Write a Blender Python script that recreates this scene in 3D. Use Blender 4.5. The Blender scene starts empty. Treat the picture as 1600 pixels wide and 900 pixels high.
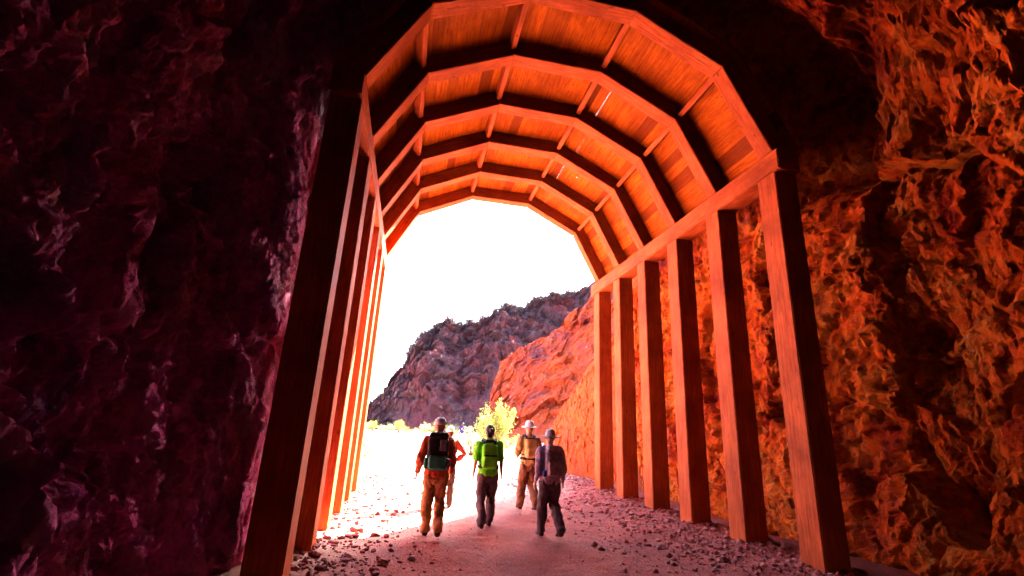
import bpy, bmesh, math, random
import numpy as np
from mathutils import Vector, Matrix
random.seed(7); RNG = np.random.default_rng(7)
S = bpy.context.scene
C = S.collection
rad = math.radians

# ------------------------------------------------------------------ camera
r_ = Vector((0.97627765, -0.21144285, 0.0466248)); u_ = Vector((-0.10460002, -0.27202593, 0.95658807)); f_ = Vector((0.18958055, 0.9387725, 0.28768976))
cam = bpy.data.cameras.new('camera'); co = bpy.data.objects.new('camera', cam); C.objects.link(co)
co.matrix_world = Matrix(((r_.x, u_.x, -f_.x, 0), (r_.y, u_.y, -f_.y, 0), (r_.z, u_.z, -f_.z, 1.7), (0, 0, 0, 1)))
cam.sensor_width = 36; cam.lens = 732.28 / 1600 * 36; cam.clip_end = 3000; cam.clip_start = 0.05
S.camera = co

# ------------------------------------------------------------------ world and sun
SUN = Vector((1.05, .90, 1.0)).normalized()
w = bpy.data.worlds.new('World'); S.world = w; w.use_nodes = True
nt = w.node_tree; bg = nt.nodes['Background']
sky = nt.nodes.new('ShaderNodeTexSky'); sky.sky_type = 'NISHITA'; sky.sun_disc = False
sky.sun_elevation = math.asin(SUN.z); sky.sun_rotation = math.atan2(SUN.x, SUN.y); sky.dust_density = 2.0
nt.links.new(sky.outputs[0], bg.inputs[0]); bg.inputs[1].default_value = .11
sl = bpy.data.lights.new('sun', 'SUN'); sl.energy = 5; sl.angle = rad(.5); sl.color = (1, .93, .82)
so = bpy.data.objects.new('sun', sl); C.objects.link(so); so.rotation_euler = SUN.to_track_quat('Z', 'Y').to_euler()
S.view_settings.view_transform = 'Standard'; S.view_settings.look = 'None'; S.view_settings.exposure = 4.4; S.view_settings.gamma = 1
S.cycles.use_denoising = True
S.cycles.max_bounces = 10; S.cycles.diffuse_bounces = 1; S.cycles.glossy_bounces = 3
S.cycles.sample_clamp_indirect = 8
S.cycles.use_adaptive_sampling = True; S.cycles.adaptive_threshold = .03

# ------------------------------------------------------------------ numpy noise
PERM = RNG.permutation(256).astype(np.int64); PERM = np.concatenate([PERM, PERM, PERM])
GR = RNG.normal(size=(256, 3)); GR /= np.linalg.norm(GR, axis=1)[:, None]
RV = RNG.random((256, 6))
def hsh(i, j, k): return PERM[PERM[PERM[i & 255] + (j & 255)] + (k & 255)]
def perlin(p):
    i = np.floor(p).astype(np.int64); f = p - i; u = f*f*f*(f*(f*6-15)+10); out = 0
    for a in (0, 1):
        for b in (0, 1):
            for c in (0, 1):
                g = GR[hsh(i[:, 0]+a, i[:, 1]+b, i[:, 2]+c)]
                d = (g*(f-np.array([a, b, c]))).sum(1)
                out = out + d*(u[:, 0] if a else 1-u[:, 0])*(u[:, 1] if b else 1-u[:, 1])*(u[:, 2] if c else 1-u[:, 2])
    return out*1.6
def fbm(p, o=4):
    s = 0; a = 1
    for k in range(o): s = s+a*perlin(p*2**k+k*17.3); a *= .5
    return s
def ridged(p, o=4):
    s = 0; a = 1
    for k in range(o): s = s+a*(1-2*np.abs(perlin(p*2**k+k*9.1))); a *= .5
    return s
def facets(p, slope=.5):
    """broken rock: every cell a tilted plane of its own height; returns (height, crack closeness)"""
    i0 = np.floor(p).astype(np.int64); n = len(p)
    best = np.full(n, 9e9); sec = np.full(n, 9e9); h = np.zeros(n)
    for a in (-1, 0, 1):
        for b in (-1, 0, 1):
            for c in (-1, 0, 1):
                q = i0+np.array([a, b, c]); k = hsh(q[:, 0], q[:, 1], q[:, 2]); rv = RV[k]
                d = p-(q+rv[:, :3]); dd = (d*d).sum(1)
                hh = (rv[:, 3]-.5)+slope*((GR[k]*d).sum(1))
                m = dd < best
                sec = np.where(m, best, np.minimum(sec, dd)); h = np.where(m, hh, h); best = np.where(m, dd, best)
    return h, np.sqrt(sec)-np.sqrt(best)
def sst(x, a, b):
    t = np.clip((x-a)/(b-a), 0, 1); return t*t*(3-2*t)

# ------------------------------------------------------------------ object helpers
def mesh_np(name, V, F, mat, smooth=True):
    me = bpy.data.meshes.new(name); V = np.asarray(V, dtype=np.float32); F = np.asarray(F, dtype=np.int32)
    me.vertices.add(len(V)); me.vertices.foreach_set('co', V.ravel())
    k = F.shape[1]; me.loops.add(F.size); me.loops.foreach_set('vertex_index', F.ravel())
    me.polygons.add(len(F)); me.polygons.foreach_set('loop_start', np.arange(0, F.size, k, dtype=np.int32))
    me.polygons.foreach_set('use_smooth', np.full(len(F), smooth)); me.update(calc_edges=True)
    if mat: me.materials.append(mat)
    return me
def grid_faces(nu, nv):
    i, j = np.meshgrid(np.arange(nu-1), np.arange(nv-1), indexing='ij'); a = (i*nv+j).ravel()
    return np.stack([a, a+1, a+nv+1, a+nv], 1)
def link(name, me, parent=None):
    o = bpy.data.objects.new(name, me); C.objects.link(o); o.parent = parent; return o
def obj(name, bm, mat, parent=None, smooth=False):
    me = bpy.data.meshes.new(name); bm.normal_update(); bm.to_mesh(me); bm.free()
    for m in (mat if isinstance(mat, (list, tuple)) else [mat]): me.materials.append(m)
    for p in me.polygons: p.use_smooth = smooth
    return link(name, me, parent)
def tag(o, label=None, cat=None, group=None, kind=None):
    for k, v in (('label', label), ('category', cat), ('group', group), ('kind', kind)):
        if v: o[k] = v
    return o
def empty(name, loc=(0, 0, 0), rz=0):
    o = bpy.data.objects.new(name, None); C.objects.link(o); o.location = loc; o.rotation_euler = (0, 0, rz); o.empty_display_size = .2; return o

# ------------------------------------------------------------------ materials
class NT:
    def __init__(s, name, rough=.85, spec=.3):
        s.m = bpy.data.materials.new(name); s.m.use_nodes = True; s.t = s.m.node_tree; s.b = s.t.nodes['Principled BSDF']
        s.b.inputs['Roughness'].default_value = rough; s.b.inputs['Specular IOR Level'].default_value = spec
        s.tc = s.t.nodes.new('ShaderNodeTexCoord')
    def n(s, t, **k):
        x = s.t.nodes.new(t)
        for a, v in k.items(): setattr(x, a, v)
        return x
    def l(s, a, b): s.t.links.new(a, b)
    def vec(s, out='Object', scale=(1, 1, 1)):
        mp = s.n('ShaderNodeMapping'); mp.inputs['Scale'].default_value = scale; s.l(s.tc.outputs[out], mp.inputs[0]); return mp.outputs[0]
    def noise(s, v, sc, det=6, rough=.6, dist=0):
        x = s.n('ShaderNodeTexNoise'); x.inputs['Scale'].default_value = sc; x.inputs['Detail'].default_value = det
        x.inputs['Roughness'].default_value = rough; x.inputs['Distortion'].default_value = dist; s.l(v, x.inputs['Vector']); return x.outputs[0]
    def ramp(s, fac, stops):
        x = s.n('ShaderNodeValToRGB'); e = x.color_ramp.elements
        while len(e) < len(stops): e.new(.5)
        for q, (p, c) in zip(e, stops): q.position = p; q.color = (*c, 1)
        s.l(fac, x.inputs[0]); return x.outputs[0]
    def mix(s, f, a, b, mode='MIX'):
        x = s.n('ShaderNodeMix', data_type='RGBA', blend_type=mode)
        if isinstance(f, (int, float)): x.inputs[0].default_value = f
        else: s.l(f, x.inputs[0])
        for v, i in ((a, 6), (b, 7)):
            if isinstance(v, tuple): x.inputs[i].default_value = (*v, 1)
            else: s.l(v, x.inputs[i])
        return x.outputs[2]
    def bump(s, h, dist=.02, st=1, prev=None):
        x = s.n('ShaderNodeBump'); x.inputs['Distance'].default_value = dist; x.inputs['Strength'].default_value = st; s.l(h, x.inputs['Height'])
        if prev: s.l(prev, x.inputs['Normal'])
        return x.outputs[0]
    def done(s, col, nrm=None):
        s.l(col, s.b.inputs['Base Color'])
        if nrm: s.l(nrm, s.b.inputs['Normal'])
        return s.m

def painted_shade(m, col, y0, y1, z0=None, z1=None):
    """shade painted dark into the colour deep inside the tunnel, ragged edge"""
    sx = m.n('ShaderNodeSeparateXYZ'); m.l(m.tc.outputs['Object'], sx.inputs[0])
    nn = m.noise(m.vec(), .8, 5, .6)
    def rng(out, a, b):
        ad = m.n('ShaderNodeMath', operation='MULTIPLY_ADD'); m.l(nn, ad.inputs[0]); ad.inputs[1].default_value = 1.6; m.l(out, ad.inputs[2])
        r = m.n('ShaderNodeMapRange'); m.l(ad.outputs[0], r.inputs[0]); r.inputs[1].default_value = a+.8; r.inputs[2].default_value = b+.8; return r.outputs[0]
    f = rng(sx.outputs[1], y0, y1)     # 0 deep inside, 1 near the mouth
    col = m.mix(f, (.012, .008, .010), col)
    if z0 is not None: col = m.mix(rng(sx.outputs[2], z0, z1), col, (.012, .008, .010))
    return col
def rock_mat(name, stops, veins, vein_amt=.6, sc=1.0, z0=7, z1=8, spec=.22, rough=1.0):
    m = NT(name, .62, spec); v = m.vec('Object')
    big = m.noise(v, .9*sc, 6, .68, .8)
    col = m.ramp(big, stops)
    fine = m.noise(v, 9*sc, 5, .7, .3)
    col = m.mix(m.ramp(fine, [(.34, (.75,)*3), (.5, (1,)*3)]), (.0, .0, .0), col)
    vm2 = m.ramp(m.noise(m.vec('Object', (1.6, 1.6, .5)), 3.3, 5, .6, .8), [(.488, (0,)*3), (.5, (vein_amt,)*3), (.512, (0,)*3)])
    col = m.mix(m.mix(m.ramp(big, [(.5, (0,)*3), (.6, (1,)*3)]), (0., 0., 0.), vm2), col, veins)
    wrp = m.n('ShaderNodeVectorMath', operation='MULTIPLY_ADD'); nz = m.n('ShaderNodeTexNoise'); nz.inputs['Scale'].default_value = 2.5; nz.inputs['Detail'].default_value = 4; m.l(v, nz.inputs['Vector'])
    m.l(nz.outputs['Color'], wrp.inputs[0]); wrp.inputs[1].default_value = (.12, .12, .12); m.l(v, wrp.inputs[2])
    b = None
    for sc_, dist_ in ((3, .06), (9, .03)):
        mp = m.n('ShaderNodeMapping'); mp.inputs['Rotation'].default_value = (.5, .3, .2*sc_); mp.inputs['Scale'].default_value = (sc_, sc_*1.25, sc_*.7); m.l(wrp.outputs[0], mp.inputs[0])
        vo = m.n('ShaderNodeTexVoronoi'); vo.inputs['Scale'].default_value = 1; m.l(mp.outputs[0], vo.inputs['Vector'])
        sb = m.n('ShaderNodeVectorMath', operation='SUBTRACT'); m.l(mp.outputs[0], sb.inputs[0]); m.l(vo.outputs['Position'], sb.inputs[1])
        cs = m.n('ShaderNodeVectorMath', operation='SUBTRACT'); m.l(vo.outputs['Color'], cs.inputs[0]); cs.inputs[1].default_value = (.5, .5, .5)
        dt = m.n('ShaderNodeVectorMath', operation='DOT_PRODUCT'); m.l(sb.outputs[0], dt.inputs[0]); m.l(cs.outputs[0], dt.inputs[1])
        b = m.bump(dt.outputs['Value'], dist_*1.6*rough, 1.0, b)
        if sc_ == 9: cell = vo.outputs['Color']
    b = m.bump(m.noise(v, 26, 5, .72), .018*rough, 1.0, b)
    bw = m.n('ShaderNodeRGBToBW'); m.l(cell, bw.inputs[0]); col = m.mix(m.ramp(bw.outputs[0], [(.25, (.35,)*3), (.5, (0,)*3)]), col, (.10, .012, .02))
    m.l(m.ramp(fine, [(.4, (.6,)*3), (.7, (.95,)*3)]), m.b.inputs['Roughness'])
    col = painted_shade(m, col, .6, 2.0, z0, z1)  # crown and rock near the camera painted dark, as shade and against bounce
    return m.done(col, b)
M = {}
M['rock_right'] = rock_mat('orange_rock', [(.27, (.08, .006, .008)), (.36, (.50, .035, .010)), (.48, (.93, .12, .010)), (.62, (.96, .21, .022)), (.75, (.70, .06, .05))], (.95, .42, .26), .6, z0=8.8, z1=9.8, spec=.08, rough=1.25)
M['rock_left'] = rock_mat('shade_tinted_rock', [(.30, (.22, .02, .16)), (.40, (.66, .06, .26)), (.56, (.88, .11, .30)), (.68, (.94, .28, .42)), (.8, (.78, .12, .42))], (.85, .5, .5), .5, z0=8.3, z1=9.4, spec=.15, rough=1.7)  # purple tone of the dim left side put into the rock colour

def wood(name, base, dark, knots=True):
    m = NT(name, .75, .08)
    oi = m.n('ShaderNodeObjectInfo'); ad = m.n('ShaderNodeVectorMath', operation='ADD'); mu = m.n('ShaderNodeMath', operation='MULTIPLY'); mu.inputs[1].default_value = 40
    m.l(oi.outputs['Random'], mu.inputs[0]); m.l(m.tc.outputs['Object'], ad.inputs[0]); m.l(mu.outputs[0], ad.inputs[1])
    mp = m.n('ShaderNodeMapping'); mp.inputs['Scale'].default_value = (.9, 14, 14); m.l(ad.outputs[0], mp.inputs[0])
    g = m.noise(mp.outputs[0], 2.2, 8, .65, .5)
    col = m.mix(m.ramp(g, [(.33, (0,)*3), (.62, (1,)*3)]), dark, base)
    pt = m.noise(ad.outputs[0], 1.3, 4, .6); col = m.mix(m.ramp(pt, [(.35, (.55,)*3), (.6, (0,)*3)]), col, tuple(c*.55 for c in dark))
    if knots:
        vo = m.n('ShaderNodeTexVoronoi'); mp2 = m.n('ShaderNodeMapping'); mp2.inputs['Scale'].default_value = (1.1, 2.6, 2.6); m.l(ad.outputs[0], mp2.inputs[0]); m.l(mp2.outputs[0], vo.inputs['Vector'])
        vo.inputs['Scale'].default_value = 1.6
        col = m.mix(m.ramp(vo.outputs['Distance'], [(.04, (.85,)*3), (.10, (0,)*3)]), col, (.10, .02, .01))
    at = m.n('ShaderNodeAttribute'); at.attribute_name = 'tone'
    sh = m.n('ShaderNodeMath', operation='SUBTRACT'); sh.inputs[0].default_value = 1.0; m.l(at.outputs['Fac'], sh.inputs[1])
    col = m.mix(at.outputs['Fac'], col, tuple(c*.35 for c in dark))
    mp3 = m.n('ShaderNodeMapping'); mp3.inputs['Scale'].default_value = (.35, 9, 9); m.l(ad.outputs[0], mp3.inputs[0])
    sp = m.noise(mp3.outputs[0], 3.1, 3, .5); spl = m.ramp(sp, [(.485, (0,)*3), (.5, (.8,)*3), (.515, (0,)*3)])
    msk = m.ramp(m.noise(ad.outputs[0], 1.1, 3), [(.5, (0,)*3), (.6, (1,)*3)]); spl = m.mix(msk, (0., 0., 0.), spl)
    col = m.mix(spl, col, (.06, .012, .006))
    stn = m.ramp(m.noise(ad.outputs[0], .55, 6, .7, .6), [(.5, (0,)*3), (.72, (.6,)*3)]); col = m.mix(stn, col, tuple(c*.4 for c in dark))
    b = m.bump(g, .006, .8)
    return m.done(col, b)
M['wood'] = wood('timber', (.78, .125, .030), (.46, .048, .009))
M['boards'] = wood('board_timber', (.82, .145, .004), (.42, .042, .001))

m = NT('gravel_ground', .9, .2); v = m.vec()
c1 = m.ramp(m.noise(v, 1.1, 8, .7), [(.3, (.38, .05, .032)), (.55, (.62, .10, .062)), (.75, (.68, .15, .10))])
c1 = m.mix(m.ramp(m.noise(v, 35, 8, .8), [(.38, (.7,)*3), (.55, (0,)*3)]), c1, (.12, .03, .035))
c1 = m.mix(m.ramp(m.noise(v, 60, 4, .8), [(.55, (0,)*3), (.68, (.6,)*3)]), c1, (.62, .34, .32))
vo = m.n('ShaderNodeTexVoronoi'); vo.inputs['Scale'].default_value = 24; m.l(v, vo.inputs['Vector'])
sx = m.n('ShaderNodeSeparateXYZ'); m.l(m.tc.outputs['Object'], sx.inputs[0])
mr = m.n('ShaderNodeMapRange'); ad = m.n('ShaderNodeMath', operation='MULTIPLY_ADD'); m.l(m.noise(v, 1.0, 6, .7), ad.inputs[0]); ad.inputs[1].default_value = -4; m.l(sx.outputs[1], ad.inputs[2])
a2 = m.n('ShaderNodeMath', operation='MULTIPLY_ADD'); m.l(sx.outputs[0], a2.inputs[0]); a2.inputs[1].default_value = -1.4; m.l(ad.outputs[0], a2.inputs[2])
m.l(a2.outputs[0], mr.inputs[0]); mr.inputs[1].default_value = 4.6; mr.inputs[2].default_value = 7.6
c1 = m.mix(mr.outputs[0], c1, m.mix(.6, c1, (.88, .62, .48)))  # sunlit ground painted paler so it bounces more light
c1 = painted_shade(m, c1, 4.3, 5.3)  # floor towards the camera painted dark to cut bounced light
b = m.bump(m.noise(v, 6, 8, .7), .05, .8); b = m.bump(vo.outputs[0], .02, .7, b); b = m.bump(m.noise(v, 70, 6, .8), .015, 1, b)
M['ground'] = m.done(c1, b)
m = NT('stone', .8, .3); v = m.vec('Generated')
oi = m.n('ShaderNodeAttribute'); oi.attribute_name = 'tone'
M['stone'] = m.done(m.mix(m.ramp(oi.outputs['Fac'], [(0, (0,)*3), (1, (1,)*3)]), (.26, .04, .035), (.66, .18, .15)), m.bump(m.noise(m.vec(), 25, 6, .7), .02, .8))
def plain(name, col, rough=.8, var=.25, sc=12):
    m = NT(name, rough, .3); n_ = m.noise(m.vec(), sc, 5, .6)
    return m.done(m.mix(m.ramp(n_, [(.35, (1,)*3), (.65, (0,)*3)]), col, tuple(c*(1-var) for c in col)), m.bump(m.noise(m.vec(), sc*4, 4), .004, .6))

# ------------------------------------------------------------------ the timber lining
Y1, SP, CX, HW, HS = 5.643, 1.458, 2.142, 3.184, 6.22
PW, RD, RW = .40, .32, .30           # post width, rib depth, rib width along the tunnel
inner = [(CX-HW, HS), (CX-2.4125, 7.696), (CX-.8787, 8.463), (CX+.8787, 8.463), (CX+2.4125, 7.696), (CX+HW, HS)]
def miter(pts, d):
    out = []
    nrm = []
    for a, b in zip(pts, pts[1:]):
        t = Vector((b[0]-a[0], b[1]-a[1])).normalized(); nrm.append(Vector((-t.y, t.x)))
    for i, p in enumerate(pts):
        p = Vector(p)
        if i == 0:      # level cut on top of the cap beam
            t = (Vector(pts[1])-p).normalized(); q = p+nrm[0]*d; q = q-t*((q.y-p.y)/t.y)
        elif i == len(pts)-1:
            t = (p-Vector(pts[-2])).normalized(); q = p+nrm[-1]*d; q = q-t*((q.y-p.y)/t.y)
        else:
            n = (nrm[i-1]+nrm[i]).normalized(); q = p+n*(d/n.dot(nrm[i]))
        out.append((q.x, q.y))
    return out
outer = miter(inner, RD)
lining = empty('timber_tunnel_lining', (CX, Y1, 0))
tag(lining, 'tall orange timber arch lining of posts, beams and plank ceiling at the tunnel mouth', 'timber structure')
LI = lining.matrix_world.copy(); LI = Matrix.Translation((CX, Y1, 0))
def wobble(bm, a=.006):
    for v in bm.verts: v.co += Vector((random.uniform(-a, a), random.uniform(-a, a), random.uniform(-a, a)))
def member(name, M4, verts, faces, mat, bev=.012, cuts=0):
    """verts in local frame with X along the grain"""
    bm = bmesh.new(); vs = [bm.verts.new(v) for v in verts]
    for f in faces: bm.faces.new([vs[i] for i in f])
    bmesh.ops.recalc_face_normals(bm, faces=bm.faces)
    if bev: bmesh.ops.bevel(bm, geom=list(bm.edges), offset=bev, segments=2, affect='EDGES')
    o = obj(name, bm, mat, lining); o.matrix_parent_inverse = Matrix.Identity(4); o.matrix_basis = LI.inverted() @ M4; return o
BOXF = [(0, 1, 3, 2), (4, 6, 7, 5), (0, 4, 5, 1), (2, 3, 7, 6), (0, 2, 6, 4), (1, 5, 7, 3)]
def boxv(x0, x1, y0, y1, z0, z1): return [(x, y, z) for x in (x0, x1) for y in (y0, y1) for z in (z0, z1)]
def beam_between(name, a, b, wy, wz, up, mat, bev=.012):
    """centre line a-b, section wy x wz"""
    a = Vector(a); b = Vector(b); X = (b-a).normalized(); Z = (Vector(up)-X*Vector(up).dot(X)).normalized(); Y = Z.cross(X)
    L = (b-a).length; M4 = Matrix.Translation((a+b)/2) @ Matrix((X, Y, Z)).transposed().to_4x4()
    j = lambda: random.uniform(-.004, .004)
    vs = [(x+j(), y+j(), z+j()) for x, y, z in boxv(-L/2, L/2, -wy/2, wy/2, -wz/2, wz/2)]
    return member(name, M4, vs, BOXF, mat, bev)
XL, XR = CX-HW, CX+HW
BT, BB = HS-.003, HS-.37
for i in range(6):
    y = Y1+SP*i+PW/2
    for sx, X0 in ((-1, XL), (1, XR)):
        xc = X0+sx*PW/2
        g0 = -.35
        p = beam_between('post', (xc+random.uniform(-.012, .012), y, g0), (xc, y, BB-.003), PW, PW, (0, 1, 0), M['wood'], .014)
yend = Y1+SP*5+PW+.25
for sx, X0 in ((-1, XL), (1, XR)):
    xc = X0+sx*PW/2
    beam_between('cap_beam', (xc, Y1-.10, (BT+BB)/2), (xc, yend, (BT+BB)/2), PW+.01, BT-BB, (0, 0, 1), M['wood'], .016)
for i in range(6):
    y0 = Y1+SP*i; y1 = y0+RW
    for k in range(5):
        a, b = Vector(inner[k]), Vector(inner[k+1]); qa, qb = Vector(outer[k]), Vector(outer[k+1])
        c = (a+b)/2; t = (b-a).normalized(); n = Vector((-t.y, t.x))
        X = Vector((t.x, 0, t.y)); Z = Vector((n.x, 0, n.y)); Yv = Z.cross(X)
        M4 = Matrix.Translation((c.x, (y0+y1)/2, c.y)) @ Matrix((X, Yv, Z)).transposed().to_4x4()
        g = .003
        def loc(p, s): d = p-c; return (d.dot(t)+s*g, d.dot(n))
        A, B, QA, QB = loc(a, 1), loc(b, -1), loc(qa, 1), loc(qb, -1); h = RW/2; j = lambda: random.uniform(-.005, .005)
        vs = []
        for (px, pz) in (A, QA, B, QB):
            for yy in (-h, h): vs.append((px, yy+j(), pz+j()*.5))
        # order: A(-,+) QA(-,+) B QB -> match BOXF layout x0:(y0z0,y0z1,y1z0,y1z1)
        vs = [vs[0], vs[2], vs[1], vs[3], vs[4], vs[6], vs[5], vs[7]]
        member('rib_timber', M4, vs, BOXF, M['wood'], .012)
# ceiling boards, laid along the tunnel over the ribs, one panel per bay and facet
outer2 = miter(inner, RD+.004)
HOLES = {(3, 2, 4): .45, (3, 2, 5): .62, (3, 3, 3): .5, (4, 2, 5): .35, (4, 3, 1): .3}
def panel(k, i):
    a, b = Vector(outer2[k]), Vector(outer2[k+1]); t = (b-a).normalized(); n = Vector((-t.y, t.x)); L = (b-a).length
    ya = Y1-.12 if i == 0 else Y1+SP*i+RW/2; yb = Y1+SP*(i+1)+RW/2 if i < 4 else yend
    bm = bmesh.new(); tones = []
    nb = max(5, round(L/.23)); xs = [0]
    for q in range(nb): xs.append(xs[-1]+random.uniform(.8, 1.2))
    xs = [x/xs[-1]*L for x in xs]
    if k in (0, 4): pass
    for q in range(nb):
        gap = .0004
        x0, x1 = xs[q]+gap, xs[q+1]-gap; dz = random.uniform(0, .012)
        e0 = random.uniform(-.004, .0); vs = []
        tn = random.choice([0, 0, .05, .15, .3, .4, .1, .8])
        pieces = [(x0, x1, ya+.002, yb-.002)]
        if (i, k, q) in HOLES:          # a broken edge that lets the daylight through
            hy = ya+(yb-ya)*HOLES[(i, k, q)]; hl = .07; wd_ = .03
            pieces = [(x0, x1, ya+.002, hy), (x0, x1-wd_, hy+.0005, hy+hl-.0005), (x0, x1, hy+hl, yb-.002)]
        for X0_, X1_, Y0_, Y1_ in pieces:
            vs = []
            for x in (X0_, X1_):
                for y in (Y0_, Y1_):
                    for z in (dz, dz+.045):
                        p = a+t*x+n*z; vs.append(bm.verts.new((y-(ya+yb)/2, p.x, p.y)))
            for f in BOXF: bm.faces.new([vs[z] for z in f]); tones.append(tn)
    bmesh.ops.recalc_face_normals(bm, faces=bm.faces)
    # local frame: X along tunnel
    M4 = Matrix(((0, 1, 0, 0), (1, 0, 0, (ya+yb)/2), (0, 0, 1, 0), (0, 0, 0, 1)))
    o = obj('ceiling_panel', bm, M['boards'], lining); at = o.data.attributes.new('tone', 'FLOAT', 'FACE'); at.data.foreach_set('value', tones)
    c = Vector((0, (a.x+b.x)/2, (a.y+b.y)/2)); o.data.transform(Matrix.Translation(-c)); o.data.flip_normals()
    o.matrix_basis = LI.inverted() @ M4 @ Matrix.Translation(c)
for i in range(5):
    for k in range(5): panel(k, i)
# purlins under the boards at every bend
for i in range(5):
    for k in (1, 2, 3, 4):
        q = Vector(outer[k]); p = Vector(inner[k]); n = (q-p).normalized(); c = q-n*.115
        beam_between('purlin', (c.x, Y1+SP*i+RW+.004, c.y), (c.x, Y1+SP*(i+1)-.004, c.y), .10, .20, (n.x, 0, n.y), M['wood'], .008)

# ------------------------------------------------------------------ rock tunnel
def tube(shell=False):
    zl = np.arange(-.5, 6.0, .4 if shell else .022); th = np.linspace(math.pi, 0, 24 if shell else 170)[1:-1]; n1 = len(zl)
    side = np.concatenate([np.zeros(n1), np.ones(len(th)), np.full(n1, 2)])
    q = np.concatenate([zl, th, zl[::-1]])
    ys = np.concatenate([np.linspace(-17, 1.0, 70), np.arange(1.02, 5.5, .02), np.linspace(5.5, 10.0, 200)[1:]])
    fl = np.linspace(0, 1, 40)[1:]
    NU, NV0 = len(q), len(ys); NV = NV0+len(fl)
    U = np.repeat(np.arange(NU), NV); V = np.tile(np.arange(NV), NU)
    sd = side[U]; qq = q[U]
    ysx = np.concatenate([ys, np.full(len(fl), ys[-1])]); Y = ysx[V]
    fo = np.concatenate([np.zeros(NV0), fl])[V]
    # end of the rock differs around the section
    ang = np.where(sd == 0, 0, np.where(sd == 1, 1-qq/math.pi, 1.0))  # 0 left .. 1 right
    yend_ = 8.5+(-.7)*sst(ang, 0, .25)+6.2*sst(ang, .62, .86)
    Y = np.where(Y > 5.5, 5.5+(Y-5.5)/4.5*(yend_-5.5), Y)
    hug = sst(Y, 4.9, 6.3)
    xl = -2.15+.50*hug; xr = 6.55; cx = (xl+xr)/2; a = (xr-xl)/2; b = 3.9-.85*hug; zc = 6.0
    x = np.where(sd == 0, xl, np.where(sd == 2, xr, cx+a*np.cos(np.where(sd == 1, qq, 0))))
    z = np.where(sd == 1, zc+b*np.sin(np.where(sd == 1, qq, 0)), qq)
    nx = np.where(sd == 0, -1, np.where(sd == 2, 1, np.cos(np.where(sd == 1, qq, 0)))); nz = np.where(sd == 1, np.sin(np.where(sd == 1, qq, 0)), 0)
    P = np.stack([x, Y, z], 1)
    Pw = P+.09*np.stack([fbm(P*1.1+3, 3), fbm(P*1.1+11, 3), fbm(P*1.1+23, 3)], 1)
    sk = Pw.copy(); sk[:, 2] = Pw[:, 2]*.75+Pw[:, 1]*.35     # slanted jointing
    h1, c1 = facets(sk*np.array([.62, .60, .50]), .75)
    h2, c2 = facets(sk*1.7+5, .8)
    h3, c3 = facets(sk*5.5+9, .8)
    d = np.where(x < 0, .40, .50)*h1+.24*h2+.055*h3+.05*fbm(P*2.5, 4)+.012*ridged(P*7, 4)
    
    # standing block in the left foreground and dark hollows
    L = sst(-x, 0, 1.2)*(z < 9)
    edge = 3.15+.25*np.sin(z*1.3+.5)+.12*fbm(P*np.array([0, 0, 1.5])+4, 3)
    d -= L*.26*(1-sst(Y, edge-.05, edge+.05))
    d += L*.16*np.exp(-((Y-3.45)/.22)**2)
    d += L*.35*np.exp(-((Y-4.6)/.35)**2-((z-1.1)/.8)**2)
    R = sst(x, 3, 5.5)
    d += R*2.6*np.exp(-((Y-5.75)/.62)**2-((z-7.2)/1.25)**2)
    d += R*.3*np.exp(-((Y-5.0)/.35)**2-((z-3.1)/.5)**2)+R*.3*np.exp(-((Y-4.2)/.3)**2-((z-6.0)/.5)**2)
    amp = np.where(sd == 2, 1-.25*hug, 1-.8*hug*(1-sst(ang, .93, 1.0)))
    d = d*amp+.08*(1-hug)
    low = np.where(sd == 0, xl-(-1.62), 0)
    d = np.maximum(d, np.where(sd == 2, -.42, np.where(hug > .1, -.06, -.5)))
    D2 = d.reshape(NU, NV)
    for _ in range(1):
        D2[1:-1] = (D2[:-2]+2*D2[1:-1]+D2[2:])/4; D2[:, 1:-1] = (D2[:, :-2]+2*D2[:, 1:-1]+D2[:, 2:])/4
    d = D2.ravel()+(1-.6*hug*(sd != 2))*(.030*ridged(P*np.array([4.5, 5.5, 3.0])+.4*np.stack([h2]*3, 1), 4)+.010*ridged(P*15+7, 3)+.03*h3+.06*np.exp(-(c1/.035)**2)+.035*np.exp(-(c2/.06)**2)+.012*np.exp(-(c3/.10)**2))-.03
    if shell: d = np.full_like(d, 1.9)+R*1.5
    # flare into the outer face of the mountain
    ex = fo**1.3*(7 if shell else 9); x2 = x+nx*(d+ex); z2 = z+nz*(d+ex)+np.where(sd != 1, 0, 0)
    y2 = Y+ .5*fbm(P*.9+np.stack([fo*9*nx, fo*0, fo*9*nz], 1)+31, 4)*fo**.5*1.2 - fo*3.5*(ang < .8) + fo*1.5*(ang >= .8)
    y2 += .15*perlin(P*1.7+50)*(sst(Y, 6.5, 8))
    pin = 1-sst(-Y, 9, 16.9)     # rear pinched shut out of view, keeps out light from behind
    x2 = cx+(x2-cx)*pin; z2 = 1+(z2-1)*pin
    return np.stack([x2, y2, z2], 1), grid_faces(NU, NV), NU, NV
V, F, NU, NV = tube()
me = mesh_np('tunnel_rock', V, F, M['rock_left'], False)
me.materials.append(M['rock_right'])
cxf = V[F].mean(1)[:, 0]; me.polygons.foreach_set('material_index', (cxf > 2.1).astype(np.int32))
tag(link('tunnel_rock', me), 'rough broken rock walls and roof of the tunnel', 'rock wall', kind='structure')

V, F, NU, NV = tube(True)      # unseen outer shell, added to block sun leaking through the wall
me = mesh_np('mountain', V, F, M['rock_right']); tag(link('mountain', me), 'unseen rock shell added round the tunnel to block the sun', 'mountain', kind='structure')

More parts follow.
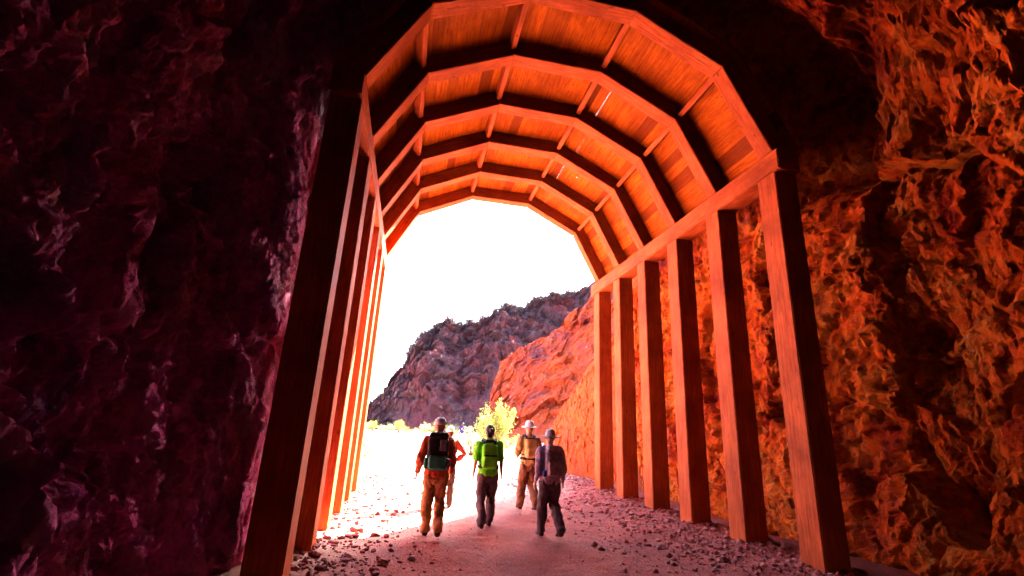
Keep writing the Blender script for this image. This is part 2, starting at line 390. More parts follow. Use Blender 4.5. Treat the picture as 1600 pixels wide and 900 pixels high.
# ------------------------------------------------------------------ ground
def ground_h(x, y):
    P = np.stack([x, y, np.zeros_like(x)], 1)
    h = .035*fbm(P*.8, 4)+.012*fbm(P*5, 3)
    h += .16*sst(x, 3.9, 5.6)*(1-sst(y, 18, 30))+.06*sst(y, 9, 14)*sst(x, 4, 5.3)
    h += .12*sst(-x, .3, 1.6)*(1-sst(y, 14, 20))*(1-sst(y, 7, 9))
    h += .35*sst(y, 30, 60)*0
    for i in range(6):
        for px_ in (XL-.2, XR+.2): h += .055*np.exp(-(((x-px_)/.34)**2+((y-Y1-SP*i-.2)/.34)**2)**1.0)
    far = sst(y, 125, 150); h += -4*far
    return h
xs = np.concatenate([-np.geomspace(3, 900, 40)[::-1], np.arange(-2.96, 7.2, .04), np.geomspace(7.3, 900, 40)])
ys = np.concatenate([-np.geomspace(2.6, 400, 24)[::-1]+2, np.arange(-.5, 3, .2), np.arange(3.02, 16, .04), np.geomspace(16.1, 2500, 110)])
X, Y = np.meshgrid(xs, ys, indexing='ij'); X = X.ravel(); Y = Y.ravel(); Z = ground_h(X, Y)
me = mesh_np('ground', np.stack([X, Y, Z], 1), grid_faces(len(xs), len(ys))[:, ::-1], M['ground'])
tag(link('ground', me), 'pink gravel floor and track running out of the tunnel', 'ground', kind='structure')
def gz(x, y): return float(ground_h(np.array([float(x)]), np.array([float(y)]))[0])

# stones
ico = bmesh.new(); bmesh.ops.create_icosphere(ico, subdivisions=1, radius=1); IV = np.array([v.co[:] for v in ico.verts]); IF = np.array([[v.index for v in f.verts] for f in ico.faces]); ico.free()
ico = bmesh.new(); bmesh.ops.create_icosphere(ico, subdivisions=3, radius=1); JV = np.array([v.co[:] for v in ico.verts]); JF = np.array([[v.index for v in f.verts] for f in ico.faces]); ico.free()
def stones(name, pts, sizes, label, cat, dk=1):
    Vs = []; Fs = []; T = []; o = 0
    for (x, y), s in zip(pts, sizes):
        k = IV*(1+RNG.uniform(-.32, .32, (len(IV), 1)))*RNG.uniform(.6, 1.25, 3)*np.array([1, 1, .7])
        a = RNG.uniform(0, 6.28); k = k@np.array([[math.cos(a), -math.sin(a), 0], [math.sin(a), math.cos(a), 0], [0, 0, 1]])
        Vs.append(k*s+np.array([x, y, s*.28])); Fs.append(IF+o); o += len(IV); T.append(np.full(len(IF), dk*RNG.random()**1.2))
    Vs = np.concatenate(Vs); n = len(IV); base = ground_h(np.array([p[0] for p in pts]), np.array([p[1] for p in pts])); Vs[:, 2] += np.repeat(base, n)
    me = mesh_np(name, Vs, np.concatenate(Fs), M['stone'], False); at = me.attributes.new('tone', 'FLOAT', 'FACE'); at.data.foreach_set('value', np.concatenate(T).astype(np.float32))
    return tag(link(name, me), label, cat, kind='stuff')
pr = []
while len(pr) < 6000:
    y = 4.0+14*RNG.random()**1.3; x = 5.9-abs(RNG.normal())*1.15
    if x > 2.4: pr.append((x, y))
stones('rubble', pr, .009+.045*RNG.random(len(pr))**7+.012*RNG.random(len(pr)), 'loose pink stones along the feet of the right hand posts', 'rubble')
pl = []
while len(pl) < 1500:
    y = 4.5+13*RNG.random()**1.1; x = -1.15+abs(RNG.normal())*.8
    if x < 1.3 + .0*y: pl.append((x, y))
stones('rubble', pl, .010+.05*RNG.random(len(pl))**6+.012*RNG.random(len(pl)), 'loose stones along the feet of the left hand posts', 'rubble', .35)
pc = [(RNG.uniform(-1, 5.5), 4+11*RNG.random()) for _ in range(1500)]
stones('gravel', pc, .005+.010*RNG.random(len(pc))**2, 'fine gravel scattered over the middle of the track', 'gravel')
def rock(x, y, s, seed, label, flat=.7, mat=None):
    g = np.random.default_rng(seed); off = g.uniform(0, 50, 3)
    h, c = facets(JV*1.3+off, .7); v = JV*(1+.45*h[:, None]+.06*fbm(JV*4+off, 3)[:, None])*g.uniform(.75, 1.25, 3)*np.array([1, 1, flat])*s
    me = mesh_np('rock', v, JF, mat or M['stone'], False); at = me.attributes.new('tone', 'FLOAT', 'FACE'); at.data.foreach_set('value', np.full(len(JF), g.uniform(.2, .8), dtype=np.float32))
    o = link('rock', me); o.location = (x, y, gz(x, y)+s*flat*.35); return tag(o, label, 'rock', 'loose rocks on the tunnel floor')

# ------------------------------------------------------------------ banks and hills outside
def slope(name, base, ridge, ns, nt, amp, sc, mat, label, back=8, prof=.75, flat=True, rid=.25, squash=(1, 1, 1)):
    base = np.array(base, float); ridge = np.array(ridge, float)
    def res(p, n):
        t = np.linspace(0, len(p)-1, n); i = np.minimum(t.astype(int), len(p)-2); f = (t-i)[:, None]; return p[i]*(1-f)+p[i+1]*f
    B = res(base, ns); R = res(ridge, ns); t = np.concatenate([np.linspace(0, 1, nt), 1+np.linspace(0, 1, nt//4+2)[1:]])
    D = (R-B); D[:, 2] = 0; D /= np.linalg.norm(D, axis=1)[:, None]+1e-9
    P = np.zeros((ns, len(t), 3))
    for j, q in enumerate(t):
        if q <= 1:
            P[:, j] = B+(R-B)*q; P[:, j, 2] = B[:, 2]+(R[:, 2]-B[:, 2])*q**prof
        else: P[:, j] = R+D*back*(q-1); P[:, j, 2] = R[:, 2]-(q-1)*back*.45
    P = P.reshape(-1, 3); s = np.array(squash)/sc
    h, c = facets((P+.3*sc*fbm(P/sc*1.3, 3)[:, None])*s, .8); h2, c2 = facets(P*s*2.7+9, .8)
    d = amp*(h+.4*h2+.5*fbm(P*s*1.7, 5)+rid*ridged(P*s*2.2, 4))
    T = np.tile(t, ns); d *= np.minimum(1, T*5+.1)
    Dn = np.repeat(D, len(t), 0); P = P-Dn*d[:, None]; P[:, 2] += d*.45
    me = mesh_np(name, P, grid_faces(ns, len(t)), mat, not flat)
    return tag(link(name, me), label, 'hill', kind='structure')
m = NT('orange_earth', .9, .2); v = m.vec('Object')
c = m.ramp(m.noise(v, .7, 8, .65, .5), [(.3, (.42, .04, .008)), (.5, (.58, .062, .003)), (.7, (.62, .080, .005))])
c = m.mix(m.ramp(m.noise(m.vec('Object', (4, 4, 1)), 1.6, 8, .7), [(.35, (.7,)*3), (.55, (0,)*3)]), c, (.30, .04, .02))
M['earth'] = m.done(c, m.bump(m.noise(m.vec('Object', (2.5, 2.5, .8)), 2, 10, .75), .12, 1))
m = NT('red_slope', .9, .2); v = m.vec('Object')
c = m.ramp(m.noise(v, .06, 10, .65, 1.2), [(.32, (.11, .018, .022)), (.45, (.31, .032, .010)), (.56, (.38, .046, .008)), (.7, (.18, .026, .028))])
c = m.mix(m.ramp(m.noise(v, .9, 8, .75), [(.60, (0,)*3), (.70, (.8,)*3)]), c, (.55, .30, .28))
M['red_slope'] = m.done(c, m.bump(m.noise(v, .3, 10, .75), 1.0, 1))
m = NT('purple_rock', .95, .15); v = m.vec('Object')
c = m.ramp(m.noise(v, .03, 12, .7, .8), [(.32, (.034, .018, .024)), (.48, (.080, .036, .044)), (.6, (.13, .032, .038)), (.72, (.16, .10, .10))])
c = m.mix(m.ramp(m.noise(v, .35, 8, .8), [(.56, (0,)*3), (.68, (.75,)*3)]), c, (.28, .2, .21))
M['hill'] = m.done(c, m.bump(m.noise(m.vec('Object', (1.6, 1.6, .6)), .12, 12, .78), 3.0, 1))

slope('earth_bank', [(6.6, 12.6, -.2), (6.3, 15, -.2), (5.9, 17.5, -.2), (5.7, 20, -.2), (6.1, 23, -.3), (7.5, 27, -.4)],
      [(7.6, 12.9, 8.0), (7.1, 15.3, 5.3), (6.8, 18, 4.0), (6.5, 20.4, 2.5), (6.8, 23.2, 1.3), (8.6, 27, .1)], 340, 170, .06, .5, M['earth'],
      'smooth orange earth bank beside the track just past the last right hand post', 7, .9)
slope('red_hillside', [(15.5, 96, 0), (13.5, 88, 0), (14, 76, 0), (18, 66, 0), (24, 58, 0), (30, 50, 0)],
      [(17.8, 104, 10), (19.5, 101, 16.5), (24.5, 97, 18.8), (29.5, 92, 22.5), (36, 86, 29.5), (46, 76, 38)], 330, 240, 1.1, 9, M['red_slope'],
      'red rocky hillside rising to the right behind the track', 25, .95, rid=.6)
slope('hill', [(-17.6, 165, -5), (-9, 160, -5), (4, 155, -5), (26, 150, -5), (57, 155, -5), (110, 160, -5)],
      [(-23, 200, -3), (-15.5, 200, 5.5), (-8.3, 201, 13.5), (-3.7, 201, 22.5), (.6, 201, 31), (5.8, 200, 38), (13, 200, 42), (20.2, 200, 39.5), (29.6, 200, 46), (38.4, 200, 53), (45.3, 200, 52), (52, 200, 57), (60, 200, 60), (71, 200, 63.5), (97, 200, 84), (118, 200, 97)],
      520, 260, 3.0, 15, M['hill'], 'dark purple craggy mountain beyond the track', 60, .62, rid=.8)

# ------------------------------------------------------------------ plants
def leaf_cloud(name, centres, n, leaf, mat, parent, spread, up=.4):
    c = np.array(centres)[RNG.integers(0, len(centres), n)]; p = c+RNG.normal(size=(n, 3))*spread
    p[:, 2] = np.maximum(p[:, 2], .03)
    a = RNG.normal(size=(n, 3)); a[:, 2] += up; a /= np.linalg.norm(a, axis=1)[:, None]
    b = np.cross(a, RNG.normal(size=(n, 3))); b /= np.linalg.norm(b, axis=1)[:, None]
    L = leaf*RNG.uniform(.6, 1.5, (n, 1)); W = L*.28
    V = np.stack([p, p+a*L*.5+b*W, p+a*L, p+a*L*.5-b*W], 1).reshape(-1, 3); F = np.arange(4*n).reshape(-1, 4)
    return link(name, mesh_np(name, V, F, mat, False), parent)
def leafmat(name, a, b):
    m = NT(name, .7, .2); oi = m.n('ShaderNodeNewGeometry'); c = m.mix(oi.outputs['Random Per Island'], a, b)
    m.l(c, m.b.inputs['Base Color']); tr = m.n('ShaderNodeBsdfTranslucent'); m.l(c, tr.inputs[0]); mx = m.n('ShaderNodeMixShader'); mx.inputs[0].default_value = .35
    out = m.t.nodes['Material Output']; m.l(m.b.outputs[0], mx.inputs[1]); m.l(tr.outputs[0], mx.inputs[2]); m.l(mx.outputs[0], out.inputs[0]); return m.m
M['leaf'] = leafmat('yellow_leaf', (.36, .40, .09), (.14, .18, .03)); M['leafpale'] = leafmat('pale_leaf', (.42, .38, .2), (.2, .19, .1)); M['leafdark'] = leafmat('dark_leaf', (.09, .05, .05), (.05, .035, .04))
M['twig'] = plain('twig_bark', (.20, .10, .06))
def tubes(name, paths, mat, parent, seg=6):
    bm = bmesh.new()
    for pts in paths:
        rings = []
        for i, (p, r) in enumerate(pts):
            p = Vector(p); q = Vector(pts[min(i+1, len(pts)-1)][0]); o = Vector(pts[max(i-1, 0)][0]); t = (q-o).normalized()
            x = t.orthogonal().normalized(); y = t.cross(x); rings.append([bm.verts.new(p+(x*math.cos(a)+y*math.sin(a))*r) for a in [2*math.pi*k/seg for k in range(seg)]])
        for a, b in zip(rings, rings[1:]):
            for k in range(seg): bm.faces.new((a[k], a[(k+1) % seg], b[(k+1) % seg], b[k]))
        bm.faces.new(rings[0][::-1]); bm.faces.new(rings[-1])
    return obj(name, bm, mat, parent, True)
def shrub(name, loc, h, wd, n, leaf, mat, label, cat, group=None, nb=9):
    t = tag(empty(name, loc), label, cat, group); paths = []; cs = []
    for k in range(nb):
        a = random.uniform(0, 6.28); r = random.uniform(.15, 1)*wd; z = h*random.uniform(.55, 1)*(1-.25*r/wd)
        mid = (math.cos(a)*r*.4, math.sin(a)*r*.4, z*.5); top = (math.cos(a)*r, math.sin(a)*r, z)
        paths.append([((math.cos(a)*.04, math.sin(a)*.04, -.05), .03*h**.5), (mid, .018*h**.5), (top, .005)])
        for q in (.45, .62, .78, .9, 1.0): cs.append([(top[i] if q > .5 else mid[i])*q/(1 if q > .5 else .5)*1.0 for i in range(3)])
        for _ in range(3):
            q = random.uniform(.5, 1); e = (top[0]*q+random.uniform(-.3, .3)*wd*.6, top[1]*q+random.uniform(-.3, .3)*wd*.6, z*q+random.uniform(-.05, .22)*h)
            paths.append([((top[0]*q*.8, top[1]*q*.8, z*q*.85), .010*h**.5), (e, .003)]); cs.append(e)
    tubes('branches', paths, M['twig'], t); leaf_cloud('foliage', cs, n, leaf, mat, t, (wd*.10, wd*.10, h*.055)); return t
shrub('bush', (5.0, 28, gz(5, 28)), 3.3, 1.25, 5200, .10, M['leaf'], 'tall sunlit yellow green bush behind the hiker in lime green', 'bush', nb=15)
def copy_tree(o, parent=None):
    c = o.copy(); C.objects.link(c); c.parent = parent
    for ch in o.children: copy_tree(ch, c)
    return c
protos = []
for k in range(4):
    protos.append(shrub('shrub', (0, 0, 0), 1.0, .75, 1500, .055, M['leafpale'] if k % 2 else M['leaf'], 'x', 'shrub', nb=8))
first = [True]*4
spots = []
for k in range(26):
    x = -13+k*1.15+random.uniform(-.4, .4); spots.append((x, 95+random.uniform(-10, 12), random.uniform(1.0, 2.3)))
spots += [(3.3, 33, 1.5), (4.2, 31, 1.7), (6.1, 31.5, 1.6), (2.4, 36, 1.3)]
for k, (x, y, s) in enumerate(spots):
    i = k % 4; o = protos[i] if first[i] else copy_tree(protos[i]); first[i] = False
    o.location = (x, y, gz(x, y)); o.scale = (s*1.1, s*1.1, s); o.rotation_euler = (0, 0, random.uniform(0, 6.28))
    tag(o, 'pale sunlit shrub in the row of scrub across the far end of the track', 'shrub', 'pale shrubs in a row across the far end of the track')
o = copy_tree(protos[0]); o.location = (-1.75, 19, gz(-1.75, 19)); o.scale = (.75, .9, 1.5)
tag(o, 'sunlit yellow shrub just outside the left hand posts', 'shrub'); del o['group']
o = copy_tree(protos[2]); o.location = (-2.3, 23, gz(-2.3, 23)); o.scale = (1, 1.1, 1.9)
tag(o, 'taller yellow shrub farther back behind the last left hand post', 'shrub'); del o['group']
# scrub along the crest of the mountain
rd = bpy.data.objects['hill'].data; RV3 = np.zeros(len(rd.vertices)*3, dtype=np.float32); rd.vertices.foreach_get('co', RV3); RV3 = RV3.reshape(520, -1, 3)
crest = RV3[:, 235:262].reshape(-1, 3); crest = crest[RNG.integers(0, len(crest), 260)]; crest[:, 2] += .3
leaf_cloud('hill_scrub', crest+np.array([0, 0, .4]), 16000, .75, M['leafdark'], None, (.9, .9, .55))
tag(bpy.data.objects['hill_scrub'], 'dark scrub bushes dotted along the mountain crest', 'scrub', kind='stuff')

# ------------------------------------------------------------------ people
def finish(name, bm, mat, parent, vox=.014, smooth=6, crease=0, scale=14):
    """fuse the overlapping volumes into one skin"""
    me = bpy.data.meshes.new('tmp'); bm.to_mesh(me); bm.free(); t = bpy.data.objects.new('tmp', me); C.objects.link(t)
    r = t.modifiers.new('r', 'REMESH'); r.mode = 'VOXEL'; r.voxel_size = vox
    s = t.modifiers.new('s', 'SMOOTH'); s.iterations = smooth; s.factor = .5
    dg = bpy.context.evaluated_depsgraph_get(); ev = t.evaluated_get(dg); nm = bpy.data.meshes.new_from_object(ev)
    bpy.data.objects.remove(t); bpy.data.meshes.remove(me)
    n = len(nm.vertices); c = np.zeros(n*3, np.float32); nn = np.zeros(n*3, np.float32); nm.vertices.foreach_get('co', c); nm.vertex_normals.foreach_get('vector', nn)
    if crease:
        c = c.reshape(-1, 3); nn = nn.reshape(-1, 3); p = c*np.array([1, 1, .8])
        c = c+nn*(crease*(ridged(p*scale*.5+parent_seed[0], 3)-.6))[:, None]; nm.vertices.foreach_set('co', c.astype(np.float32).ravel())
    nm.materials.clear(); nm.materials.append(mat); nm.name = name
    for p in nm.polygons: p.use_smooth = True
    return link(name, nm, parent)
parent_seed = [0]
def limb(bm, pts, seg=14):
    """pts: (point, rx, ry); rx across the body, ry front to back"""
    rings = []
    P = [Vector(p[0]) for p in pts]
    for i, (p, a, b) in enumerate(pts):
        p = Vector(p); t = (P[min(i+1, len(P)-1)]-P[max(i-1, 0)]).normalized()
        y = Vector((0, 1, 0)); 
        if abs(t.y) > .85: y = Vector((0, 0, 1))
        y = (y-t*y.dot(t)).normalized(); x = y.cross(t)
        rings.append([bm.verts.new(p+x*math.cos(q)*a+y*math.sin(q)*b) for q in [2*math.pi*k/seg for k in range(seg)]])
    for a, b in zip(rings, rings[1:]):
        for k in range(seg): bm.faces.new((a[k], a[(k+1) % seg], b[(k+1) % seg], b[k]))
    for rg, s in ((rings[0], -1), (rings[-1], 1)):
        c = sum((v.co for v in rg), Vector())/seg; 
        t = (P[1]-P[0] if s < 0 else P[-1]-P[-2]).normalized()*s*min((rg[0].co-c).length, (rg[seg//4].co-c).length)*.7
        mid = [bm.verts.new(c+(v.co-c)*.7+t*.7) for v in rg]; cv = bm.verts.new(c+t)
        for k in range(seg):
            bm.faces.new((rg[k], rg[(k+1) % seg], mid[(k+1) % seg], mid[k])); bm.faces.new((mid[k], mid[(k+1) % seg], cv))
    bmesh.ops.recalc_face_normals(bm, faces=bm.faces)
def ball(bm, c, r, s=(1, 1, 1)):
    g = bmesh.ops.create_uvsphere(bm, u_segments=16, v_segments=10, radius=r)
    for v in g['verts']: v.co = Vector((v.co.x*s[0], v.co.y*s[1], v.co.z*s[2]))+Vector(c)
def person(label, loc, rz, H, skin, shirt, trouser, shoe, legs, arms, hat, sleeve='long', shorts=False, hair=None, shirt_len=.90):
    """legs: [(knee dy, foot dy, foot lift)] for left and right, arms: [(elbow xyz, wrist xyz)]; faces +Y"""
    parent_seed[0] += 3.7
    k = H/1.75; t = tag(empty('person', loc, rz), label, 'person'); v = lambda x, y, z: (x*k, y*k, z*k)
    hips = [(-.09, 0, .90), (.09, 0, .90)]; sh = [(-.175, .02, 1.42), (.175, .02, 1.42)]
    bm = bmesh.new()
    torso = [(v(0, 0, .88), .15*k, .10*k), (v(0, -.005, .98), .16*k, .11*k), (v(0, .0, 1.10), .135*k, .095*k), (v(0, .015, 1.28), .16*k, .115*k), (v(0, .02, 1.40), .165*k, .10*k), (v(0, .02, 1.455), .09*k, .07*k)]
    limb(bm, torso); limb(bm, [(v(0, .02, 1.42), .06*k, .06*k), (v(0, .035, 1.55), .054*k, .058*k)])
    ball(bm, v(0, .045, 1.64), .088*k, (.88, 1.08, 1.2)); ball(bm, v(0, .075, 1.585), .055*k, (.95, 1, 1))
    ball(bm, v(0, .145, 1.625), .014*k, (.9, 1.2, 1.5))
    for s in (-1, 1): ball(bm, v(s*.081, .035, 1.63), .02*k, (.5, .8, 1.4))
    ft = []
    for i in (0, 1):
        s = -1 if i == 0 else 1; kd, fd, lf = legs[i]; kn = (s*.10, kd, .50+lf*.5); an = (s*.095, fd, .085+lf)
        limb(bm, [(v(*hips[i]), .088*k, .095*k), (v((hips[i][0]+kn[0])/2, kd/2, .70+lf*.2), .075*k, .08*k), (v(*kn), .054*k, .058*k), (v(kn[0], (kn[1]*.65+an[1]*.35)-.015, kn[2]*.65+an[2]*.35), .053*k, .06*k), (v(*an), .036*k, .042*k)])
        limb(bm, [(v(an[0], an[1]-.03, .05+lf), .036*k, .04*k), (v(an[0], an[1]+.07, .04+lf*.7), .04*k, .032*k), (v(an[0]+s*.01, an[1]+.15, .03+lf*.4), .042*k, .024*k)])
        ft.append((an, lf, s))
        el, wr = arms[i]
        limb(bm, [(v(*sh[i]), .052*k, .052*k), (v(*[(a+b)/2 for a, b in zip(sh[i], el)]), .045*k, .047*k), (v(*el), .037*k, .038*k), (v(*[a*.65+b*.35 for a, b in zip(el, wr)]), .037*k, .036*k), (v(*wr), .025*k, .028*k)])
        d = (Vector(wr)-Vector(el)).normalized(); W = Vector(wr); pc = W+d*.05
        limb(bm, [(v(*W), .022*k, .028*k), (v(*pc), .018*k, .042*k), (v(*(W+d*.09)), .016*k, .042*k)])
        for q, (off, ln) in enumerate(((.033, .062), (.011, .075), (-.011, .072), (-.032, .055))):
            b0 = W+d*.085+Vector((0, off, 0)); b1 = b0+d*ln*.55+Vector((-s*.006, 0, 0)); b2 = b0+d*ln*.95+Vector((-s*.022, 0, 0))
            limb(bm, [(v(*b0), .0095*k, .0095*k), (v(*b1), .009*k, .009*k), (v(*b2), .0075*k, .0075*k)], 8)
        b0 = W+d*.03+Vector((0, .03, 0)); limb(bm, [(v(*b0), .013*k, .013*k), (v(*(b0+d*.03+Vector((0, .03, 0)))), .011*k, .011*k), (v(*(b0+d*.06+Vector((-s*.006, .038, 0)))), .009*k, .009*k)], 8)
    finish('body', bm, skin, t, .0085, 3)
    # shirt
    bm = bmesh.new(); e = .018
    limb(bm, [(v(0, 0, shirt_len), (.168+e)*k, (.118+e)*k), (v(0, -.005, 1.0), (.165+e)*k, (.115+e)*k), (v(0, 0, 1.12), (.145+e)*k, (.105+e)*k), (v(0, .015, 1.28), (.17+e)*k, (.12+e)*k), (v(0, .02, 1.40), (.172+e)*k, (.105+e)*k), (v(0, .02, 1.46), (.10+e)*k, (.065+e)*k), (v(0, .025, 1.49), .068*k, .066*k)])
    for i in (0, 1):
        el, wr = arms[i]; a = Vector(sh[i]); el = Vector(el); wr = Vector(wr)
        pts = [(v(*a), .078*k, .080*k), (v(*((a+el)/2)), .072*k, .074*k)]
        if sleeve == 'long': pts += [(v(*el), .062*k, .063*k), (v(*(el*.6+wr*.4)), .058*k, .058*k), (v(*(el*.06+wr*.94)), .035*k, .037*k)]
        else: pts += [(v(*(a*.08+el*.92)), .066*k, .068*k)]
        limb(bm, pts)
    finish('shirt', bm, shirt, t, .012, 3, .018*k, 11)
    # trousers
    bm = bmesh.new(); limb(bm, [(v(0, 0, 1.0), .160*k, .118*k), (v(0, 0, .93), .172*k, .125*k), (v(0, 0, .84), .165*k, .12*k)])
    for i in (0, 1):
        an, lf, s = ft[i]; kd, fd, lf = legs[i]; kn = (s*.10, kd, .50+lf*.5)
        pts = [(v(*hips[i]), .100*k, .118*k), (v((hips[i][0]+kn[0])/2, kd/2, .70+lf*.2), .097*k, .104*k), (v(kn[0], kn[1], kn[2]), .083*k, .086*k)]
        if not shorts: pts += [(v(kn[0], (kn[1]*.6+an[1]*.4)-.015, kn[2]*.6+an[2]*.4), .080*k, .086*k), (v(an[0], an[1]-.005, an[2]+.0), .070*k, .076*k)]
        limb(bm, pts)
    finish('trousers', bm, trouser, t, .012, 3, .022*k, 10)
    for i in (0, 1):
        an, lf, s = ft[i]; bm = bmesh.new()
        limb(bm, [(v(an[0], an[1], .13+lf), .048*k, .052*k), (v(an[0], an[1]-.01, .07+lf), .046*k, .056*k)])
        limb(bm, [(v(an[0], an[1]-.045, .045+lf), .045*k, .043*k), (v(an[0], an[1]+.07, .045+lf*.75), .047*k, .040*k), (v(an[0]+s*.01, an[1]+.165, .036+lf*.4), .046*k, .03*k)])
        finish('shoe', bm, shoe, t, .010, 3)
    # head gear and hair
    hc = v(0, .04, 1.66)
    if hair:
        bm = bmesh.new(); ball(bm, v(0, .028, 1.66), .095*k, (.92, 1.05, 1.13)); ball(bm, v(0, .0, 1.60), .07*k, (1.05, .8, 1.1))
        ball(bm, v(.012, -.085, 1.665), .042*k)
        bmesh.ops.delete(bm, geom=[q for q in bm.verts if q.co.y > .095*k and q.co.z < 1.70*k], context='VERTS')
        bmesh.ops.holes_fill(bm, edges=bm.edges); finish('hair', bm, hair, t, .010, 3, .006, 40)
    if hat:
        kind, hm = hat; bm = bmesh.new(); seg = 36
        prof = {'brim': [(.0, .135), (.045, .132), (.078, .115), (.092, .07), (.098, .028), (.102, .02), (.135, .008), (.175, -.004), (.176, -.010), (.135, .0), (.098, .008)],
                'cap': [(.0, .125), (.05, .118), (.085, .088), (.10, .045), (.102, .0), (.098, -.002)]}[kind]
        rg = []
        for r, z in prof:
            if r == 0: rg.append([bm.verts.new(v(0, .04, 1.665+z))]); continue
            ring = []
            for q in range(seg):
                a = 2*math.pi*q/seg; wv = .010*math.sin(2*a+1) if kind == 'brim' and r > .12 else 0
                rr = r; zz = z+wv
                if kind == 'cap' and r > .099 and math.sin(a) > .25: rr = r+.075*(math.sin(a)-.25)/.75; zz -= .006
                ring.append(bm.verts.new(v(rr*math.cos(a)*.96, .04+rr*math.sin(a)*1.08, 1.665+zz)))
            rg.append(ring)
        for a, b in zip(rg, rg[1:]):
            for q in range(seg):
                if len(a) == 1: bm.faces.new((a[0], b[q], b[(q+1) % seg]))
                else: bm.faces.new((a[q], b[q], b[(q+1) % seg], a[(q+1) % seg]))
        o = obj('hat', bm, hm, t, True); so_ = o.modifiers.new('thick', 'SOLIDIFY'); so_.thickness = .004
    return t, k
def rbox(bm, c, s, r=.04, sub=3, puff=.0):
    g = bmesh.ops.create_cube(bm, size=1); vs = g['verts']
    for q in vs: q.co = Vector((q.co.x*s[0], q.co.y*s[1], q.co.z*s[2]))+Vector(c)
    ed = list({e for q in vs for e in q.link_edges}); bmesh.ops.bevel(bm, geom=ed, offset=r, segments=3, affect='EDGES', profile=.5)
def pack(label, loc, rz, k, main, w, h, d, z0, pockets, straps, lid=None, roll=None):
    """rucksack on the back (-Y side)"""
    t = tag(empty('backpack', loc, rz), label, 'backpack'); t.scale = (k, k, k)
    yb = -.105; parent_seed[0] += 2.1
    bm = bmesh.new(); rbox(bm, (0, yb-d/2, z0+h/2), (w, d, h), .055); rbox(bm, (0, yb-d/2+.01, z0+h*.25), (w*1.05, d*.95, h*.42), .06)
    finish('pack_body', bm, main, t, .012, 5, .012, 9)
    for nm, c, s, mt in pockets:
        bm = bmesh.new(); rbox(bm, c, s, min(s)*.35); finish(nm, bm, mt, t, .009, 4, .006, 14)
    if lid:
        bm = bmesh.new(); rbox(bm, (0, yb-d/2, z0+h+.02), (w*.95, d*1.1, .10), .04); finish('lid', bm, lid, t, .010, 4, .006, 12)
    for s in (-1, 1):
        pts = [(s*.085, yb+.0, z0+h*.9), (s*.095, -.06, 1.47), (s*.11, .04, 1.505), (s*.12, .13, 1.42), (s*.13, .15, 1.28), (s*.155, .10, 1.10), (s*.14, yb, z0+.06)]
        bm = bmesh.new(); prev = None
        for i, p in enumerate(pts):
            p = Vector(p); q = Vector(pts[min(i+1, 6)]); o = Vector(pts[max(i-1, 0)]); tt = (q-o).normalized(); nn = Vector((1, 0, 0)); nn = (nn-tt*nn.dot(tt)).normalized(); up = tt.cross(nn)
            ring = [bm.verts.new(p+nn*a*.028+up*b*.008) for a, b in ((-1, -1), (1, -1), (1, 1), (-1, 1))]
            if prev:
                for z in range(4): bm.faces.new((prev[z], prev[(z+1) % 4], ring[(z+1) % 4], ring[z]))
            else: bm.faces.new(ring[::-1])
            prev = ring
        bm.faces.new(prev); bmesh.ops.recalc_face_normals(bm, faces=bm.faces); obj('strap', bm, straps, t, False)
    bm = bmesh.new(); seg = 28; rr = []
    for q in range(seg):
        a = 2*math.pi*q/seg; rr.append([bm.verts.new((math.cos(a)*(.188+e), math.sin(a)*(.138+e)-.0, z)) for e, z in ((0, 1.0), (.012, 1.0), (.012, 1.05), (0, 1.05))])
    for q in range(seg):
        for z in range(4): bm.faces.new((rr[q][z], rr[(q+1) % seg][z], rr[(q+1) % seg][(z+1) % 4], rr[q][(z+1) % 4]))
    bmesh.ops.recalc_face_normals(bm, faces=bm.faces); obj('waist_belt', bm, straps, t, True)
    return t
cl = lambda n, c, v=.35, sc=9: plain(n, c, .8, v, sc)
skin = plain('skin', (.62, .26, .16), .55, .12); dark = cl('black_fabric', (.018, .016, .022)); shoe = cl('brown_leather', (.10, .035, .02))
A = {'down': [((-.235, -.03, 1.14), (-.255, .05, .90)), ((.235, -.01, 1.14), (.255, .05, .90))],
     'swing': [((-.26, -.05, 1.15), (-.30, .04, .92)), ((.25, .03, 1.14), (.24, .16, .93))],
     'front': [((-.27, -.03, 1.14), (-.21, .17, 1.05)), ((.235, -.05, 1.13), (.26, -.02, .89))],
     'hip': [((-.23, -.02, 1.14), (-.24, .05, .90)), ((.37, -.05, 1.18), (.20, .02, 1.02))]}
def put(x, y): return (x, y, gz(x, y)+.004)
red = cl('red_shirt', (.92, .12, .03)); tan = cl('tan_trousers', (.72, .27, .08)); white = cl('pale_cotton', (.85, .78, .78), .12)
p1 = put(.56, 8.32)
_, k = person('hiker in a red shirt and pale cap walking away with arms hanging', p1, rad(-4), 1.80, skin, red, tan, shoe, [(.09, .10, 0), (.06, -.30, .07)], A['swing'], ('cap', white))
grn = cl('teal_fabric', (.08, .40, .28), .6, 16); gry = cl('grey_mesh', (.34, .30, .31), .6, 20)
pack('black rucksack with grey mesh and a teal lower pocket on the red shirted hiker', p1, rad(-4), k, dark, .31, .50, .17, .98,
     [('pocket', (0, -.285, 1.10), (.27, .10, .20), grn), ('pocket', (.075, -.275, 1.36), (.11, .05, .17), gry), ('pocket', (-.165, -.19, 1.08), (.07, .11, .16), grn), ('pocket', (.165, -.19, 1.08), (.07, .11, .16), gry)], dark, dark)
lime = cl('lime_fabric', (.24, .92, .015), .3); slate = cl('dark_trousers', (.16, .08, .09))
p2 = put(1.53, 8.95)
_, k = person('hiker in a lime green shirt and dark trousers with a bun of black hair', p2, rad(-2), 1.73, skin, lime, slate, shoe, [(.05, -.24, .04), (.14, .20, .0)], A['down'], None, 'short', hair=plain('black_hair', (.02, .01, .01), .5))
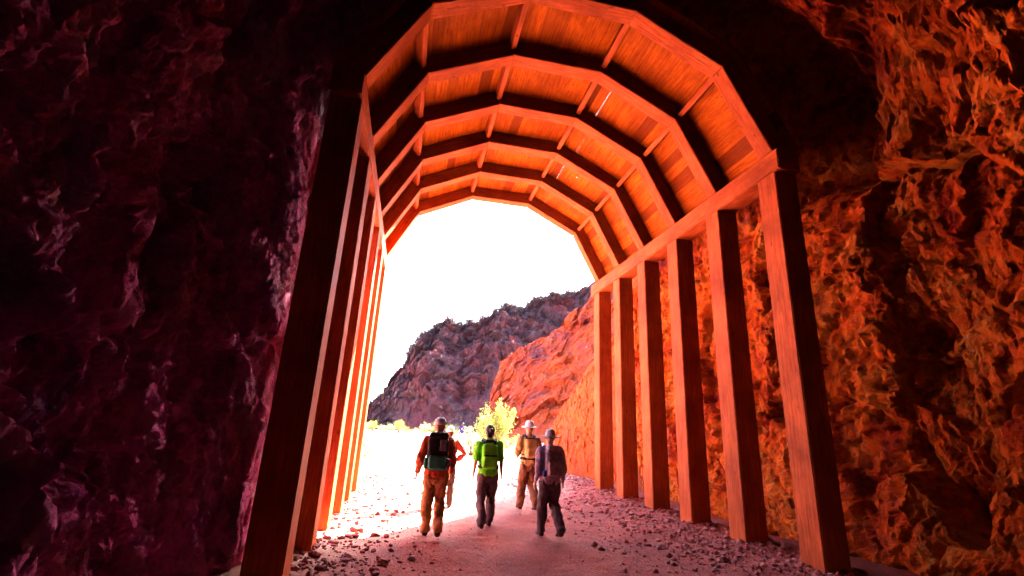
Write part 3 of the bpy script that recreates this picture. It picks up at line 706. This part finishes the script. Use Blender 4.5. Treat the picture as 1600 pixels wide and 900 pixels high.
pack('lime green rucksack with black straps on the back of the lime shirted hiker', p2, rad(-2), k, lime, .28, .42, .13, 1.0,
     [('pocket', (0, -.245, 1.12), (.24, .07, .17), lime), ('cord', (0, -.245, 1.225), (.25, .03, .02), dark), ('collar', (0, -.12, 1.47), (.19, .05, .05), dark)], dark)
beige = cl('beige_shirt', (.78, .36, .13)); brown = cl('brown_trousers', (.26, .08, .035))
p3 = put(2.78, 10.9)
_, k = person('farther hiker in a pale sun hat and beige shirt with both feet in shade', p3, rad(3), 1.86, skin, beige, brown, shoe, [(.12, .22, 0), (.06, -.26, .06)], A['front'], ('brim', white))
pack('beige rucksack with a dark top strap on the hiker in the pale sun hat', p3, rad(3), k, beige, .27, .40, .12, 1.04,
     [('pocket', (0, -.235, 1.15), (.22, .07, .18), beige), ('strap_band', (0, -.17, 1.435), (.30, .13, .025), dark)], dark)
mauve = cl('mauve_fabric', (.72, .40, .52), .5, 14); grey = cl('grey_felt', (.68, .50, .50))
p4 = put(2.52, 8.35)
_, k = person('hiker in a mauve long sleeved shirt and grey brimmed hat at the right', p4, rad(2), 1.70, skin, mauve, slate, shoe, [(.10, .16, 0), (.07, -.32, .09)], A['down'], ('brim', grey))
blue = cl('blue_webbing', (.06, .05, .30))
pack('mauve grey rucksack with a blue hip belt on the right hand hiker', p4, rad(2), k, cl('grey_mauve_fabric', (.50, .30, .36), .6, 20), .29, .46, .15, .99,
     [('pocket', (0, -.27, 1.13), (.24, .08, .22), mauve), ('pocket', (-.16, -.18, 1.05), (.07, .09, .10), blue), ('pocket', (.155, -.18, 1.05), (.06, .09, .12), mauve)], blue, mauve)
p5 = put(1.0, 11.2)
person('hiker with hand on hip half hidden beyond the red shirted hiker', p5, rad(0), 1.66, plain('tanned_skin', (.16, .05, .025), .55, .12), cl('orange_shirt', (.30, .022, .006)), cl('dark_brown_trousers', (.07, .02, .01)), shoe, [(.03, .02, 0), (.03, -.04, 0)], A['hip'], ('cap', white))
p6 = put(5.1, 45)
person('distant walker in a purple jacket standing by the pale shrubs', p6, rad(0), 1.95, skin, cl('purple_jacket', (.03, .008, .12)), white, shoe, [(.03, .02, 0), (.03, -.04, 0)], A['down'], None, hair=plain('brown_hair', (.05, .02, .02), .6))

# ------------------------------------------------------------------ loose rocks large enough to tell apart
rk = [(-.62, 8.75, .10, 'flat red rock in the sun by the third left post'), (4.15, 7.6, .09, 'largest dark rock on the right edge of the track near the fourth right post'),
      (-.1, 6.9, .07, 'dark rock in shade at the left near the second post'), (.25, 7.05, .06, 'small dark rock between the second left post and the red shirted hiker'), (4.55, 6.6, .07, 'pale pink rock beside the foot of the second right post'),
      (-.75, 10.6, .09, 'round rock in the sun by the fourth left post')]
for i, (x, y, s, lb) in enumerate(rk):
    o = rock(x, y, s, 30+i, lb, .6)
